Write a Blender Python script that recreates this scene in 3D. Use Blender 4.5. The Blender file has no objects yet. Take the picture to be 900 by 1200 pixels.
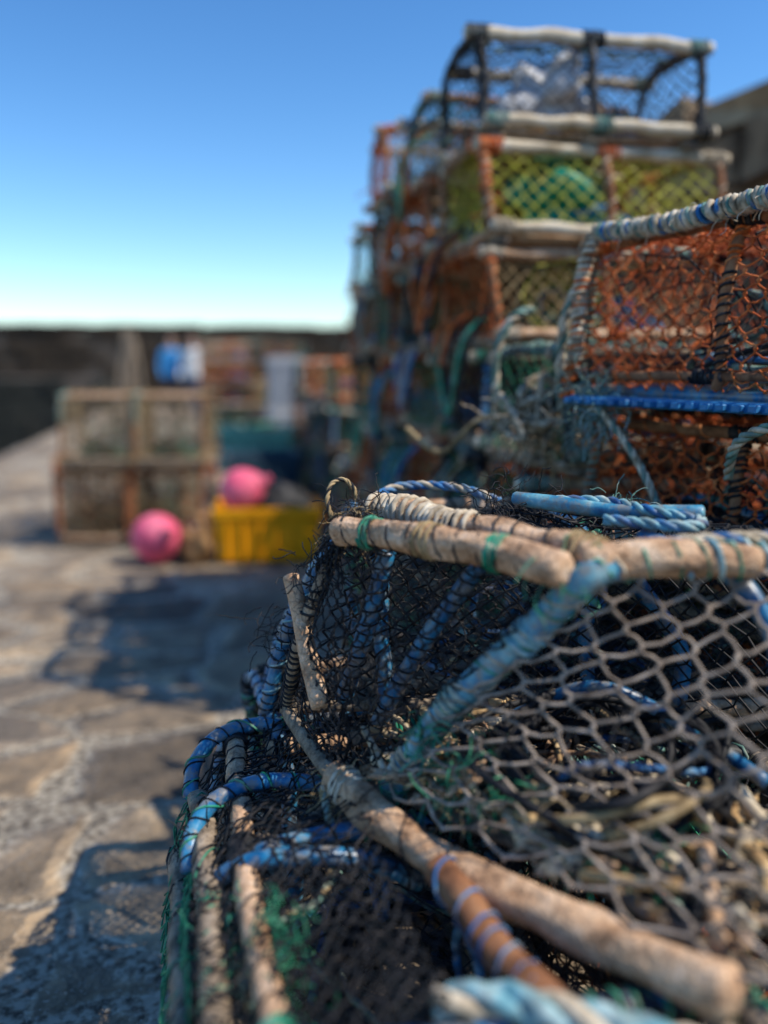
import bpy, bmesh, math, random
from mathutils import Vector, noise, Matrix
scene=bpy.context.scene
V=Vector
# ------------------------------------------------------------------ materials
def newmat(name):
    m=bpy.data.materials.new(name); m.use_nodes=True
    nt=m.node_tree; b=nt.nodes['Principled BSDF']
    return m,nt,b
def N(nt,t,**k):
    n=nt.nodes.new(t)
    for a,v in k.items(): setattr(n,a,v)
    return n
def ramp(nt,stops,interp='LINEAR'):
    r=N(nt,'ShaderNodeValToRGB'); cr=r.color_ramp; cr.interpolation=interp
    while len(cr.elements)<len(stops): cr.elements.new(0.5)
    for e,(p,c) in zip(cr.elements,stops):
        e.position=p; e.color=(c[0],c[1],c[2],1)
    return r
def mottled(name,cols,scale=60,rough=.8,bump=.3,stretch=(1,1,1),detail=4,bscale=None,spec=.3,dirt=0,grey=0):
    m,nt,b=newmat(name)
    if name.startswith(('net_','rope_')): bump=0; detail=2
    tc=N(nt,'ShaderNodeTexCoord')
    oi=N(nt,'ShaderNodeObjectInfo')
    mp=N(nt,'ShaderNodeVectorMath',operation='ADD')
    nt.links.new(tc.outputs['Object'],mp.inputs[0]); nt.links.new(oi.outputs['Location'],mp.inputs[1])
    n=N(nt,'ShaderNodeTexNoise'); n.inputs['Scale'].default_value=scale; n.inputs['Detail'].default_value=detail
    n.inputs['Roughness'].default_value=.65
    nt.links.new(mp.outputs[0],n.inputs['Vector'])
    k=len(cols); stops=[(0.28+0.44*i/(max(1,k-1)),c) for i,c in enumerate(cols)]
    r=ramp(nt,stops); nt.links.new(n.outputs['Fac'],r.inputs[0])
    out=r.outputs[0]
    if dirt:
        nd=N(nt,'ShaderNodeTexNoise'); nd.inputs['Scale'].default_value=45; nd.inputs['Detail'].default_value=4; nd.inputs['Roughness'].default_value=.7
        nt.links.new(mp.outputs[0],nd.inputs['Vector'])
        rd=ramp(nt,[(.46,(0,0,0)),(.60,(dirt,)*3)]); nt.links.new(nd.outputs['Fac'],rd.inputs[0])
        mx=N(nt,'ShaderNodeMix',data_type='RGBA'); nt.links.new(rd.outputs[0],mx.inputs[0]); nt.links.new(out,mx.inputs[6]); mx.inputs[7].default_value=(.26,.23,.19,1)
        out=mx.outputs[2]
    if grey:
        nd=N(nt,'ShaderNodeTexVoronoi',feature='DISTANCE_TO_EDGE'); nd.inputs['Scale'].default_value=55
        nw=N(nt,'ShaderNodeTexNoise'); nw.inputs['Scale'].default_value=30; nw.inputs['Detail'].default_value=4
        nt.links.new(mp.outputs[0],nw.inputs['Vector'])
        va=N(nt,'ShaderNodeVectorMath',operation='MULTIPLY_ADD'); va.inputs[1].default_value=(.05,.05,.05)
        nt.links.new(nw.outputs['Color'],va.inputs[0]); nt.links.new(mp.outputs[0],va.inputs[2]); nt.links.new(va.outputs[0],nd.inputs['Vector'])
        rd=ramp(nt,[(.0,(grey,)*3),(.08,(0,0,0))]); nt.links.new(nd.outputs['Distance'],rd.inputs[0])
        mx=N(nt,'ShaderNodeMix',data_type='RGBA'); nt.links.new(rd.outputs[0],mx.inputs[0]); nt.links.new(out,mx.inputs[6]); mx.inputs[7].default_value=(.07,.04,.025,1)
        out=mx.outputs[2]
    nt.links.new(out,b.inputs['Base Color'])
    b.inputs['Roughness'].default_value=rough; b.inputs['Specular IOR Level'].default_value=spec
    if bump:
        n2=N(nt,'ShaderNodeTexNoise'); n2.inputs['Scale'].default_value=bscale or scale*4; n2.inputs['Detail'].default_value=3
        nt.links.new(mp.outputs[0],n2.inputs['Vector'])
        bp=N(nt,'ShaderNodeBump'); bp.inputs['Strength'].default_value=bump; bp.inputs['Distance'].default_value=.004
        nt.links.new(n2.outputs['Fac'],bp.inputs['Height']); nt.links.new(bp.outputs[0],b.inputs['Normal'])
    return m
MATS=[]; IDX={}
def reg(key,m): IDX[key]=len(MATS); MATS.append(m)
reg('wood_pale',mottled('weathered_wood_pale',[(.28,.2,.11),(.64,.53,.37),(.82,.75,.6)],14,.85,.6,(1,1,1),5,90))
reg('wood_brown',mottled('weathered_wood_brown',[(.1,.05,.025),(.46,.27,.15),(.68,.45,.28),(.78,.62,.47)],30,.7,1,(1,1,1),7,150,grey=.45))
reg('wood_grey',mottled('weathered_wood_grey',[(.06,.045,.03),(.3,.23,.16),(.48,.39,.29)],34,.85,1,(1,1,1),6,140,grey=.4))
reg('wood_red',mottled('tarred_wood',[(.05,.02,.01),(.26,.11,.05),(.38,.2,.1)],25,.8,.6,(1,1,1),5,100))
reg('net_black',mottled('net_black',[(.004,.005,.007),(.010,.011,.014),(.05,.045,.045)],40,.6,.3))
reg('net_green',mottled('net_green',[(.005,.07,.04),(.02,.22,.12),(.12,.4,.22)],30,.75,.3))
reg('net_orange',mottled('net_orange',[(.14,.02,.008),(.6,.12,.025),(.75,.28,.1)],35,.8,.3))
reg('net_grey',mottled('net_grey',[(.12,.09,.07),(.3,.24,.19),(.48,.4,.33)],40,.8,.3))
reg('net_lime',mottled('net_lime',[(.14,.16,.02),(.6,.6,.06),(.75,.7,.22)],25,.8,.3))
reg('net_brown',mottled('net_tan',[(.1,.065,.03),(.34,.24,.12),(.54,.41,.23)],30,.85,0))
reg('rope_blue',mottled('rope_blue',[(.01,.05,.16),(.02,.15,.38),(.16,.34,.5)],25,.75,.3,dirt=.6))
reg('rope_teal',mottled('rope_teal',[(.03,.09,.07),(.13,.27,.23),(.44,.5,.42)],30,.85,.3,dirt=.5))
reg('rope_cream',mottled('rope_cream',[(.18,.14,.09),(.52,.43,.31),(.78,.7,.55)],40,.85,.4))
reg('rope_aqua',mottled('rope_aqua',[(.07,.22,.27),(.22,.46,.52),(.58,.7,.66)],30,.8,.4,dirt=.5))
reg('rope_orange',mottled('rope_orange',[(.2,.04,.01),(.62,.13,.02),(.7,.3,.12)],30,.8,.3))
reg('rope_green',mottled('rope_green',[(.0,.1,.06),(.01,.26,.15),(.14,.46,.3)],30,.7,.3,dirt=.4))
reg('pipe_blue',mottled('plastic_pipe_blue',[(.004,.035,.09),(.01,.12,.28),(.03,.24,.44),(.2,.4,.48)],18,.35,.25,spec=.5,dirt=.8))
reg('pipe_aqua',mottled('plastic_pipe_faded',[(.01,.08,.18),(.03,.22,.38),(.16,.42,.5),(.5,.62,.6)],22,.4,.3,spec=.5,dirt=.75))
reg('pipe_black',mottled('rubber_black',[(.01,.01,.012),(.025,.027,.03),(.08,.075,.07)],25,.55,0))
reg('shell',mottled('shell_debris',[(.16,.08,.03),(.52,.34,.16),(.78,.64,.4)],30,.8,.5))
reg('pl_green',mottled('plastic_green',[(.005,.16,.1),(.01,.34,.2)],6,.45,.1))
reg('pl_blue',mottled('plastic_sheet_blue',[(.02,.12,.3),(.04,.24,.5)],6,.45,.1))
reg('pl_white',mottled('plastic_white',[(.55,.56,.58),(.8,.8,.8)],8,.5,.1))
M=IDX
# ------------------------------------------------------------------ mesh builder
def frames(pts,closed=False):
    n=len(pts); T=[]
    for i in range(n):
        if closed: a,b=pts[i-1],pts[(i+1)%n]
        else: a,b=pts[max(0,i-1)],pts[min(n-1,i+1)]
        d=b-a
        if d.length<1e-9: d=V((0,0,1))
        T.append(d.normalized())
    up=V((0,0,1)) if abs(T[0].z)<.9 else V((1,0,0))
    nn=(up-T[0]*up.dot(T[0])).normalized(); out=[]
    for t in T:
        nn=nn-t*nn.dot(t)
        if nn.length<1e-6: nn=t.orthogonal()
        nn.normalize(); out.append((t,nn.copy(),t.cross(nn)))
    return out
def smooth(ctrl,seg=8):
    c=[V(p) for p in ctrl]
    if len(c)<3: return [c[0].lerp(c[-1],i/seg) for i in range(seg+1)]
    out=[]
    for i in range(len(c)-1):
        p0=c[max(0,i-1)];p1=c[i];p2=c[i+1];p3=c[min(len(c)-1,i+2)]
        for k in range(seg):
            t=k/seg
            out.append(.5*((2*p1)+(p2-p0)*t+(2*p0-5*p1+4*p2-p3)*t*t+(3*p1-p0-3*p2+p3)*t**3))
    out.append(c[-1]); return out
def resample(pts,step):
    L=[0]
    for a,b in zip(pts,pts[1:]): L.append(L[-1]+(b-a).length)
    tot=L[-1]; n=max(2,int(tot/step)+1); out=[]; k=0
    for i in range(n+1):
        s=tot*i/n
        while k<len(L)-2 and L[k+1]<s: k+=1
        d=L[k+1]-L[k]
        out.append(pts[k].lerp(pts[k+1],0 if d<1e-9 else min(1,(s-L[k])/d)))
    return out
class MB:
    def __init__(s): s.v=[];s.f=[];s.m=[]
    def tube(s,pts,r,sides=6,mat='net_black',cap=True,closed=False,lump=0):
        pts=[V(p) for p in pts]; fr=frames(pts,closed); b=len(s.v); n=len(pts); mi=M[mat]
        cs=[(math.cos(2*math.pi*k/sides),math.sin(2*math.pi*k/sides)) for k in range(sides)]
        for i,(p,(t,a,c)) in enumerate(zip(pts,fr)):
            rr=r[i] if isinstance(r,(list,tuple)) else r
            for x,y in cs:
                q=rr
                if lump: q=rr*(1+lump*noise.noise(V((x*1.3+b,y*1.3,i*.09)))+lump*.35*noise.noise(V((x*4+b,y*4,i*.12))))
                s.v.append(p+a*(x*q)+c*(y*q))
        rng_=range(n if closed else n-1)
        for i in rng_:
            j=(i+1)%n
            for k in range(sides):
                k2=(k+1)%sides
                s.f.append((b+i*sides+k,b+i*sides+k2,b+j*sides+k2,b+j*sides+k)); s.m.append(mi)
        if cap and not closed:
            s.f.append(tuple(b+k for k in range(sides))[::-1]); s.m.append(mi)
            s.f.append(tuple(b+(n-1)*sides+k for k in range(sides))); s.m.append(mi)
    def pipe(s,path,r,sides,mat):
        p=resample(path,.012); o=len(s.v)*.013
        s.tube(p,[r*(1+.10*noise.noise(V((i*.35,o,0)))) for i in range(len(p))],sides,mat)
    def stick(s,a,b,r,mat,rng,sides=10,bend=.01,step=.02):
        a=V(a);b=V(b); mid=a.lerp(b,.5)+V([rng.uniform(-1,1)*bend for _ in range(3)])
        p=resample(smooth([a,mid,b],10),step); n=len(p); o=rng.uniform(0,99)
        rr=[]; q2=[]
        for i,q in enumerate(p):
            w=r*(1+.20*noise.noise(V((i*step*8,o,0)))+.04*noise.noise(V((i*step*40,o,3))))
            rr.append(w); q2.append(q+V((noise.noise(V((i*step*9,o,9))),noise.noise(V((i*step*9,o,19))),noise.noise(V((i*step*9,o,29)))))*r*.4)
        p=q2
        d0=(p[0]-p[1]).normalized(); d1=(p[-1]-p[-2]).normalized()
        p=[p[0]+d0*r*.35,p[0]+d0*r*.25]+p+[p[-1]+d1*r*.25,p[-1]+d1*r*.35]
        rr=[r*.55,r*.82]+rr+[r*.82,r*.55]
        s.tube(p,rr,sides,mat,lump=.22 if sides>9 else 0); return p
    def rope(s,path,R,mat,mats2=None,pitch=None,sides=5):
        pitch=pitch or R*7
        p=resample(path,pitch/7); fr=frames(p); step=(p[1]-p[0]).length
        for k in range(3):
            q=[]
            for i,(x,(t,a,c)) in enumerate(zip(p,fr)):
                an=2*math.pi*(i*step/pitch+k/3.)
                q.append(x+a*(math.cos(an)*R*.52)+c*(math.sin(an)*R*.52))
            s.tube(q,R*.56,sides,mat if not mats2 or k else mats2)
    def helix(s,path,R,r,pitch,mat,rng,a=0,b=1,jit=.6,sides=5,ppt=9):
        p=resample(path,pitch/ppt); fr=frames(p); n=len(p); i0=int(a*n);i1=max(i0+3,int(b*n)); q=[]; an=rng.uniform(0,6); o=rng.uniform(0,99)
        for i in range(i0,min(i1,n)):
            t,u,c=fr[i]; an+=2*math.pi/ppt*(1+jit*1.6*noise.noise(V((i*.045,o,1))))
            rr=R+r*.6+ r*.7*noise.noise(V((i*.4,1,o)))
            sh=t*(pitch*.35*noise.noise(V((i*.11,o,5))))
            q.append(p[i]+sh+u*(math.cos(an)*rr)+c*(math.sin(an)*rr)+t*rng.uniform(-.1,.1)*r)
        if len(q)>2: s.tube(q,r,sides,mat)
    def net(s,P,nu,nv,r,mat,rng,jit=.004,knot=0,sides=4,mid=0.0,hexa=0.0):
        nodes={}
        for i in range(nu+1):
            for j in range(nv+1):
                if (i+j)%2==0:
                    q=V(P(i/nu,j/nv))
                    if 0<i<nu and 0<j<nv: q=q+V([rng.uniform(-jit,jit) for _ in range(3)])
                    nodes[i,j]=q
        st=[]
        for i in range(0,nu+1,2):
            st.append((i,0,1)); st.append((i,0,-1))
        for j in range(2,nv+1,2): st.append((0,j,1))
        for j in range(1,nv+1):
            if (nu+j)%2==0: st.append((nu,j,-1))
        for i,j,d in st:
            pts=[]
            while (i,j) in nodes:
                q=nodes[i,j]
                if hexa and 0<j<nv:
                    up=V(P(i/nu,min(1,(j+hexa)/nv)))-V(P(i/nu,max(0,(j-hexa)/nv)))
                    pts.append(q-up*.5+V((d,0,0))*r*.4); pts.append(q+up*.5+V((d,0,0))*r*.4)
                else: pts.append(q)
                i+=d;j+=1
            if mid and len(pts)>1:
                o=[pts[0]]
                for a,b in zip(pts,pts[1:]):
                    if (b-a).length>r*6: o.append(a.lerp(b,.5)+V([rng.uniform(-mid,mid) for _ in range(3)])-V((0,0,mid*.5)))
                    o.append(b)
                pts=o
            if len(pts)>1: s.tube(pts,r,sides,mat,cap=False)
        if knot:
            for q in nodes.values(): s.blob(q,(knot,knot,knot*1.25),mat,rng,.25,0)
    def blob(s,c,sz,mat,rng,j=.3,lv=1,rot=None):
        bm=bmesh.new(); bmesh.ops.create_icosphere(bm,subdivisions=lv+1 if lv else 1,radius=1)
        rm=Matrix.Rotation(rng.uniform(0,6.28),3,V((rng.uniform(-1,1),rng.uniform(-1,1),rng.uniform(-1,1)+.01)).normalized()) if rot is None else rot
        b=len(s.v); o=V((rng.uniform(0,50),0,0))
        for vv in bm.verts:
            k=1+j*noise.noise(vv.co*1.5+o)*1.6
            s.v.append(V(c)+(rm@V((vv.co.x*sz[0]*k,vv.co.y*sz[1]*k,vv.co.z*sz[2]*k))))
        for f in bm.faces: s.f.append(tuple(b+x.index for x in f.verts)); s.m.append(M[mat])
        bm.free()
    def box(s,c,sz,mat,rng=None,j=0,rot=None,mi=None):
        b=len(s.v)
        for x in(-1,1):
            for y in(-1,1):
                for z in(-1,1):
                    q=V((x*sz[0]/2,y*sz[1]/2,z*sz[2]/2))
                    if j: q+=V([rng.uniform(-j,j) for _ in range(3)])
                    if rot is not None: q=rot@q
                    s.v.append(V(c)+q)
        for f in((0,1,3,2),(4,6,7,5),(0,4,5,1),(2,3,7,6),(0,2,6,4),(1,5,7,3)):
            s.f.append(tuple(b+k for k in f)); s.m.append(M[mat] if mi is None else mi)
    def fray(s,c,rad,n,r,mat,rng,ln=.06):
        for _ in range(n):
            p=V(c)+V([rng.gauss(0,rad*.4) for _ in range(3)]); d=V([rng.uniform(-1,1) for _ in range(3)]); pts=[p.copy()]
            l=ln*rng.uniform(.4,1.2)
            for k in range(7):
                d=(d+V([rng.uniform(-.6,.6) for _ in range(3)])-V((0,0,.18))).normalized(); p=p+d*l/6; pts.append(p.copy())
            s.tube(smooth(pts,2),r,4,mat,cap=False)
    def tangle(s,lo,hi,n,r,mat,rng,sides=5,three=False):
        pts=[]; c=(V(lo)+V(hi))/2; an=rng.uniform(0,6)
        for k in range(n):
            an+=rng.uniform(.6,1.4)
            q=V((c.x+(hi[0]-lo[0])*.42*math.cos(an)*rng.uniform(.4,1.1),c.y+(hi[1]-lo[1])*.45*math.sin(an)*rng.uniform(.4,1.1),rng.uniform(lo[2],hi[2])))
            pts.append(q)
        pp=smooth(pts,6)
        if three: s.rope(pp,r,mat)
        else: s.tube(pp,r,sides,mat)
    def mesh(s,name,mats=None,sm=True):
        me=bpy.data.meshes.new(name); me.from_pydata([tuple(v) for v in s.v],[],s.f)
        for m in (mats or MATS): me.materials.append(m)
        me.polygons.foreach_set('material_index',s.m)
        me.polygons.foreach_set('use_smooth',[sm]*len(s.f)); me.update(); return me
def obj(name,me,loc=(0,0,0),rot=(0,0,0),sc=(1,1,1),parent=None):
    o=bpy.data.objects.new(name,me); scene.collection.objects.link(o); o.location=loc; o.rotation_euler=rot; o.scale=sc
    if parent: o.parent=parent
    return o
# ------------------------------------------------------------------ creels
def profile(W,H,style,z0=.03):
    h=W/2
    if style=='D':
        c=[V((0,-h,z0)),V((0,-h*1.0,H*.45))]
        for k in range(1,8):
            a=math.pi*(1-k/8.); c.append(V((0,h*math.cos(a),H*.45+(H*.55)*math.sin(a)**.8)))
        c+= [V((0,h,H*.45)),V((0,h,z0))]
        return resample(smooth(c,4),.02)
    t=.86; rc=min(.07,H*.25)
    c=[V((0,-h,z0)),V((0,-h*(1-(1-t)*.5),H*.5)),V((0,-h*t-.0,H-rc)),V((0,-h*t+rc*.3,H-rc*.3)),V((0,-h*t+rc,H)),V((0,0,H+.003)),
       V((0,h*t-rc,H)),V((0,h*t-rc*.3,H-rc*.3)),V((0,h*t,H-rc)),V((0,h*(1-(1-t)*.5),H*.5)),V((0,h,z0))]
    return resample(smooth(c,4),.02)
def sample(pr,v):
    k=v*(len(pr)-1); i=min(len(pr)-2,int(k)); return pr[i].lerp(pr[i+1],k-i)
def creel(name,L,W,H,pal,seed,style='box',cell=.04,det=0,nr=.0018,hr=.012,nh=3,wrap=1.0,base='wood',lean=.02,extra=True,stickr=.015,fill=True):
    rng=random.Random(seed); b=MB(); pr=profile(W,H-.015,style)
    ns=5
    for k in range(ns):
        y=-W/2+ W*(k+.5)/ns
        b.box((0,y,.022+rng.uniform(-.002,.002)),(L+rng.uniform(0,.05),W/ns*.62,.016),pal.get('slat','wood_grey') if base=='wood' else base,rng,.003)
    for x in(-L/2+.03,0,L/2-.03):
        b.box((x,0,.007),(.045,W+.02,.013),pal.get('batten','wood_grey') if base=='wood' else base,rng,.001)
    for k in range(nh):
        x=-L/2+L*k/(nh-1); dx=rng.uniform(-lean,lean)
        path=[p+V((x+dx*p.z/H+.010*noise.noise(p*9+V((seed,k,0))),.010*noise.noise(p*9+V((k,seed,7))),0)) for p in pr]
        b.tube(path,hr,8,pal['hoop'])
        if det or wrap>.5:
            nw=3 if det else 1
            for q in range(nw):
                a=rng.uniform(0,.8); e=min(1,a+rng.uniform(.1,.3))
                b.helix(path,hr,.0028 if det else .004,rng.uniform(.012,.03),rng.choice(pal['lace']),rng,a,e)
        b.helix(path,hr,.0018 if det else .003,.045,pal['lace'][0],rng,0,1,ppt=7)
    vs=[.3,.5,.7]
    if style=='box':
        tot=len(pr)-1; best=min(range(tot//2),key=lambda i:abs(pr[i].z-(H-.05))); vs=[best/tot+.03,1-best/tot-.03]
    for v in vs+[.02,.98]:
        p=sample(pr,v); out=V((0,p.y,p.z-H*.5)); out=out.normalized()*(hr*.6)
        e=rng.uniform(.0,.05)
        sp=b.stick(V((-L/2-e,p.y+out.y,p.z+out.z)),V((L/2+rng.uniform(0,.05),p.y+out.y,p.z+out.z)),stickr*rng.uniform(.85,1.15),rng.choice(pal['stick']),rng,8)
        for x in range(nh):
            c=x/(nh-1)
            a=max(0.02,min(.9,c-.05)); b.helix(sp,stickr,.0032,.009,rng.choice(pal['lace']),rng,a,a+.09)
        if det: b.helix(sp,stickr,.0018,.06,pal['lace'][0],rng,0,1)
    if extra:
        b.helix([V((-L/2,0,H)),V((L/2,0,H))],.004,.005,.06,rng.choice(pal['lace']),rng)
    def P(u,v):
        p=sample(pr,v); s_=abs(math.sin(u*math.pi*(nh-1)))
        k=1-.08*s_
        n_=noise.noise(V((u*5,v*5,seed)))*.016*s_
        return V((-L/2+L*u,p.y*k+n_*.6,.03+(p.z-.03)*(1-.05*s_)+n_))
    plen=sum((y-x).length for x,y in zip(pr,pr[1:]))
    nu=2*max(4,round(L/cell)); nv=2*max(4,round(plen/cell*1.0))
    b.net(P,nu,nv,nr,pal['net'],rng,cell*.12,knot=nr*2.0 if det else 0,sides=5 if det else 4,mid=cell*.06 if det else 0,hexa=.25 if det else 0)
    for sx in(-1,1):
        def Q(u,v,sx=sx):
            a=sample(pr,u*.5); c=sample(pr,1-u*.5); q=a.lerp(c,v)
            return V((sx*(L/2)-sx*.03*math.sin(u*math.pi)*math.sin(v*math.pi),q.y,q.z))
        nu2=2*max(3,round(plen*.5/cell)); nv2=2*max(3,round(W/cell*.9))
        b.net(Q,nu2,nv2,nr,pal['net2'],rng,cell*.1,sides=4)
    for sy,fx in((-1,-L*.25),(1,L*.2)):
        c0=V((fx,sy*W*.44,H*.5)); c1=V((fx*.6,sy*W*.06,H*.48))
        def F(u,v,c0=c0,c1=c1):
            a=2*math.pi*u; R=.13*(1-v)+.05*v; c=c0.lerp(c1,v)
            return c+V((math.cos(a)*R,0,math.sin(a)*R*.85))
        b.net(F,14,6,nr,pal['fun'],rng,.003)
        b.tube([c1+V((math.cos(a*.524)*.05,0,math.sin(a*.524)*.045)) for a in range(12)],.006,6,pal['ring'],closed=True)
    def D(u,v):
        a=sample(pr,u*.5); c=sample(pr,1-u*.5); q=a.lerp(c,v); return V((L*.02,q.y*.95,q.z*.97))
    b.net(D,10,10,nr,pal['fun'],rng,.006)
    if fill:
        for mt in pal['tangle']:
            b.tangle((-L*.42,-W*.38,.045),(L*.42,W*.38,H*rng.uniform(.2,.45)),rng.randint(8,15),rng.uniform(.004,.008),mt,rng)
        for _ in range(rng.randint(5,14)):
            b.blob((rng.uniform(-L*.4,L*.4),rng.uniform(-W*.38,W*.38),.045),(rng.uniform(.01,.03),rng.uniform(.01,.02),.01),'shell',rng)
    if pal.get('sheet'):
        c=V((rng.uniform(-.15,.15),0,H*.28)); b.blob(c,(.10,.11,H*.22),pal['sheet'],rng,.6,2,rot=Matrix.Identity(3))
    if pal.get('big'):
        b.blob(V((.10,.08,H*.5)),(.12,.06,H*.33),pal['big'],rng,.8,3,rot=Matrix.Identity(3))
    for _ in range(3):
        b.fray((rng.choice((-L/2,0,L/2)),rng.choice((-1,1))*W*.42,H*rng.uniform(.3,1)),.02,10,.0009 if det else .0016,rng.choice(pal['lace']),rng,.07)
    return b.mesh(name)
P_=lambda **k:k
pals=[
 P_(net='net_black',net2='net_black',hoop='pipe_blue',stick=['wood_pale','wood_brown'],lace=['net_black','rope_green','rope_cream'],fun='net_green',ring='rope_blue',tangle=['rope_blue','rope_teal']),
 P_(net='net_orange',net2='net_green',hoop='pipe_black',stick=['wood_pale','wood_red'],lace=['rope_orange','rope_teal'],fun='net_black',ring='rope_orange',tangle=['rope_orange','rope_green','net_black'],sheet='pl_blue'),
 P_(net='net_lime',net2='net_lime',hoop='wood_red',stick=['wood_pale'],lace=['rope_orange','rope_cream'],fun='net_green',ring='rope_orange',tangle=['rope_blue','net_green'],sheet='pl_green'),
 P_(net='net_green',net2='net_black',hoop='pipe_black',stick=['wood_brown','wood_pale'],lace=['rope_teal','rope_blue'],fun='net_orange',ring='rope_green',tangle=['rope_teal','rope_orange'],sheet='pl_green'),
 P_(net='net_black',net2='net_green',hoop='pipe_black',stick=['wood_grey','wood_pale'],lace=['rope_teal','net_black'],fun='net_orange',ring='rope_orange',tangle=['rope_blue','rope_cream','net_black']),
 P_(net='net_brown',net2='net_orange',hoop='wood_red',stick=['wood_pale','wood_brown'],lace=['rope_orange','rope_cream'],fun='net_lime',ring='rope_blue',tangle=['rope_orange','rope_blue','rope_teal'],sheet='pl_blue'),
]
H0=.29
variants=[creel('creel_mesh_%d'%i,.68,.43,H0,p,100+i,style='box' if i!=3 else 'D',cell=.05,nr=.0018) for i,p in enumerate(pals)]
variants+= [creel('creel_mesh_%d'%(i+6),.66,.42,H0,pals[(i*2+1)%6],200+i,style=('D','box')[i%2],cell=.055,nr=.002) for i in range(3)]
palT=P_(net='net_black',net2='net_black',hoop='pipe_black',stick=['wood_pale'],lace=['net_black','rope_teal','net_black'],fun='net_black',ring='rope_blue',tangle=['rope_cream','net_black','rope_blue','rope_orange','net_black'],slat='wood_brown',big='pl_white')
mT=creel('top_creel_mesh',.64,.44,.31,palT,77,style='box',cell=.042,nr=.0017,hr=.012,stickr=.02)
palU=P_(net='net_lime',net2='net_lime',hoop='wood_red',stick=['wood_pale'],lace=['rope_cream','rope_orange'],fun='net_green',ring='rope_orange',tangle=['rope_blue','net_green','rope_blue'],slat='wood_brown',sheet='pl_blue',big='pl_green')
mU=creel('second_creel_mesh',.72,.44,.29,palU,79,style='box',cell=.055,nr=.0017,hr=.014,stickr=.019)
R=random.Random(7)
def put(me,x,y,z,rz=0,tx=0,ty=0,s=1):
    return obj('lobster_creel',me,(x,y,z),(tx,ty,rz),(s,s,s))
def stack(x,y,levels,order=None,rz=0,jit=.035,z0=0,lh=.287):
    for k in range(levels):
        me=(order[k] if not isinstance(order[k],int) else variants[order[k]]) if order else R.choice(variants)
        put(me,x+R.uniform(-jit,jit),y+R.uniform(-jit*.5,jit*.5),z0+k*lh,rz+R.uniform(-.08,.08)+(math.pi if R.random()<.5 else 0),R.uniform(-.012,.012),R.uniform(-.012,.012))
XC=1.12
stack(XC-.02,1.97,4,[0,4,1,4])
stack(XC,2.52,5,[3,1,4,0,5])
put(mU,XC+.03,2.54,5*.287,.02+math.pi); put(mT,XC-.0,2.58,6*.287-.002,-.03+math.pi)
stack(XC,3.01,7,[4,3,5,1,7,5,3])
stack(XC-.02,3.48,7,[1,5,3,5,1,3,5])
stack(XC-.03,3.95,6,[3,1,5,4,5,6])
stack(XC,4.42,3,[3,1,4]); stack(XC+.05,4.89,2,[4,3])
stack(XC+.02,5.38,4,[3,4,0,1]); stack(XC,5.86,4,[4,0,3,5]); stack(XC+.1,6.4,4,[0,3,4,1]); stack(XC+.1,7.0,4,[3,4,0,5]); stack(XC+.05,7.6,4)
for y in (2.5,3.0,3.5,4.0,4.5,5.0): stack(XC+.73,y,4)
stack(XC+.73,1.95,3); stack(XC+.35,1.2,3,rz=1.4)
for x,y,n in((.35,11.6,4),(1.05,11.8,5),(.45,12.4,5),(1.2,12.6,5),(.4,13.2,5),(1.5,8.6,4),(1.6,9.4,4)): stack(x,y,n)
# spare rope and netting draped down the ends of the stacks
rg=random.Random(21); b=MB()
for y0,zt in((2.5,1.25),(2.75,1.5),(3.0,1.9),(3.1,1.2),(3.4,1.7),(3.55,1.1),(3.9,1.5),(4.0,.9),(3.3,.8),(2.6,.8)):
    for k in range(3):
        x=.745-rg.uniform(0,.03); w=rg.uniform(.06,.16); d=rg.uniform(.12,.35); yy=y0+rg.uniform(-.08,.08)
        pts=[V((.80,yy-w,zt+rg.uniform(-.02,.02))),V((x,yy-w*.9,zt-d*.3)),V((x-.01,yy-w*.3,zt-d)),V((x,yy+w*.4,zt-d*rg.uniform(.8,1.1))),V((x,yy+w,zt-d*.4)),V((.8,yy+w,zt))]
        b.tube(smooth(pts,6),rg.uniform(.005,.009),5,rg.choice(['rope_orange','rope_teal','rope_blue','net_brown','rope_green','rope_cream','net_black']))
obj('draped_rope',b.mesh('draped_rope'))
# orange creel beside the pile
palC=P_(net='net_orange',net2='net_orange',hoop='wood_red',stick=['wood_red'],lace=['rope_orange','net_black','rope_teal'],fun='net_black',ring='rope_teal',tangle=['rope_teal','net_black','rope_orange','rope_blue','net_black'])
mC=creel('orange_creel_mesh',.72,.44,.345,palC,31,style='box',cell=.046,det=1,nr=.0019,hr=.010,base='pipe_blue',stickr=.010)
mC2=creel('orange_creel_mesh2',.72,.44,.33,palC,32,style='box',cell=.046,det=1,nr=.0019,hr=.010,stickr=.010)
ang=math.atan2(-.40,.11)
ca=V((math.cos(ang),math.sin(ang)))
nC=V((-ca.y,ca.x)); c=V((.78,1.66))+ca*.34+nC*.22
put(mC,c.x,c.y,1.03,ang)
put(mC2,c.x+.02,c.y-.01,.68,ang+.04)
put(variants[4],c.x+.03,c.y,.36,ang); put(variants[0],c.x,c.y,.05,ang)
rg=random.Random(5); b=MB()
A3=V((ca.x,ca.y,0)); O3=V((-nC.x,-nC.y,0))
far=V((.79,1.66,1.365)); near=far+A3*.74
rim=smooth([far,far+A3*.2+V((0,0,-.008)),far+A3*.45+V((0,0,.005)),near],10)
b.tube(rim,.010,8,'rope_blue')
b.helix(rim,.010,.0065,.014,'rope_cream',rg,0,1,sides=6)
b.helix(rim,.013,.0045,.03,'rope_teal',rg,0,1,sides=6)
b.helix(rim,.013,.0040,.04,'rope_blue',rg,0,1,sides=6)
rb=smooth([far,far+V((-.025,0,-.10)),far+V((-.035,-.01,-.22)),far+V((-.05,0,-.33))],10)
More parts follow.
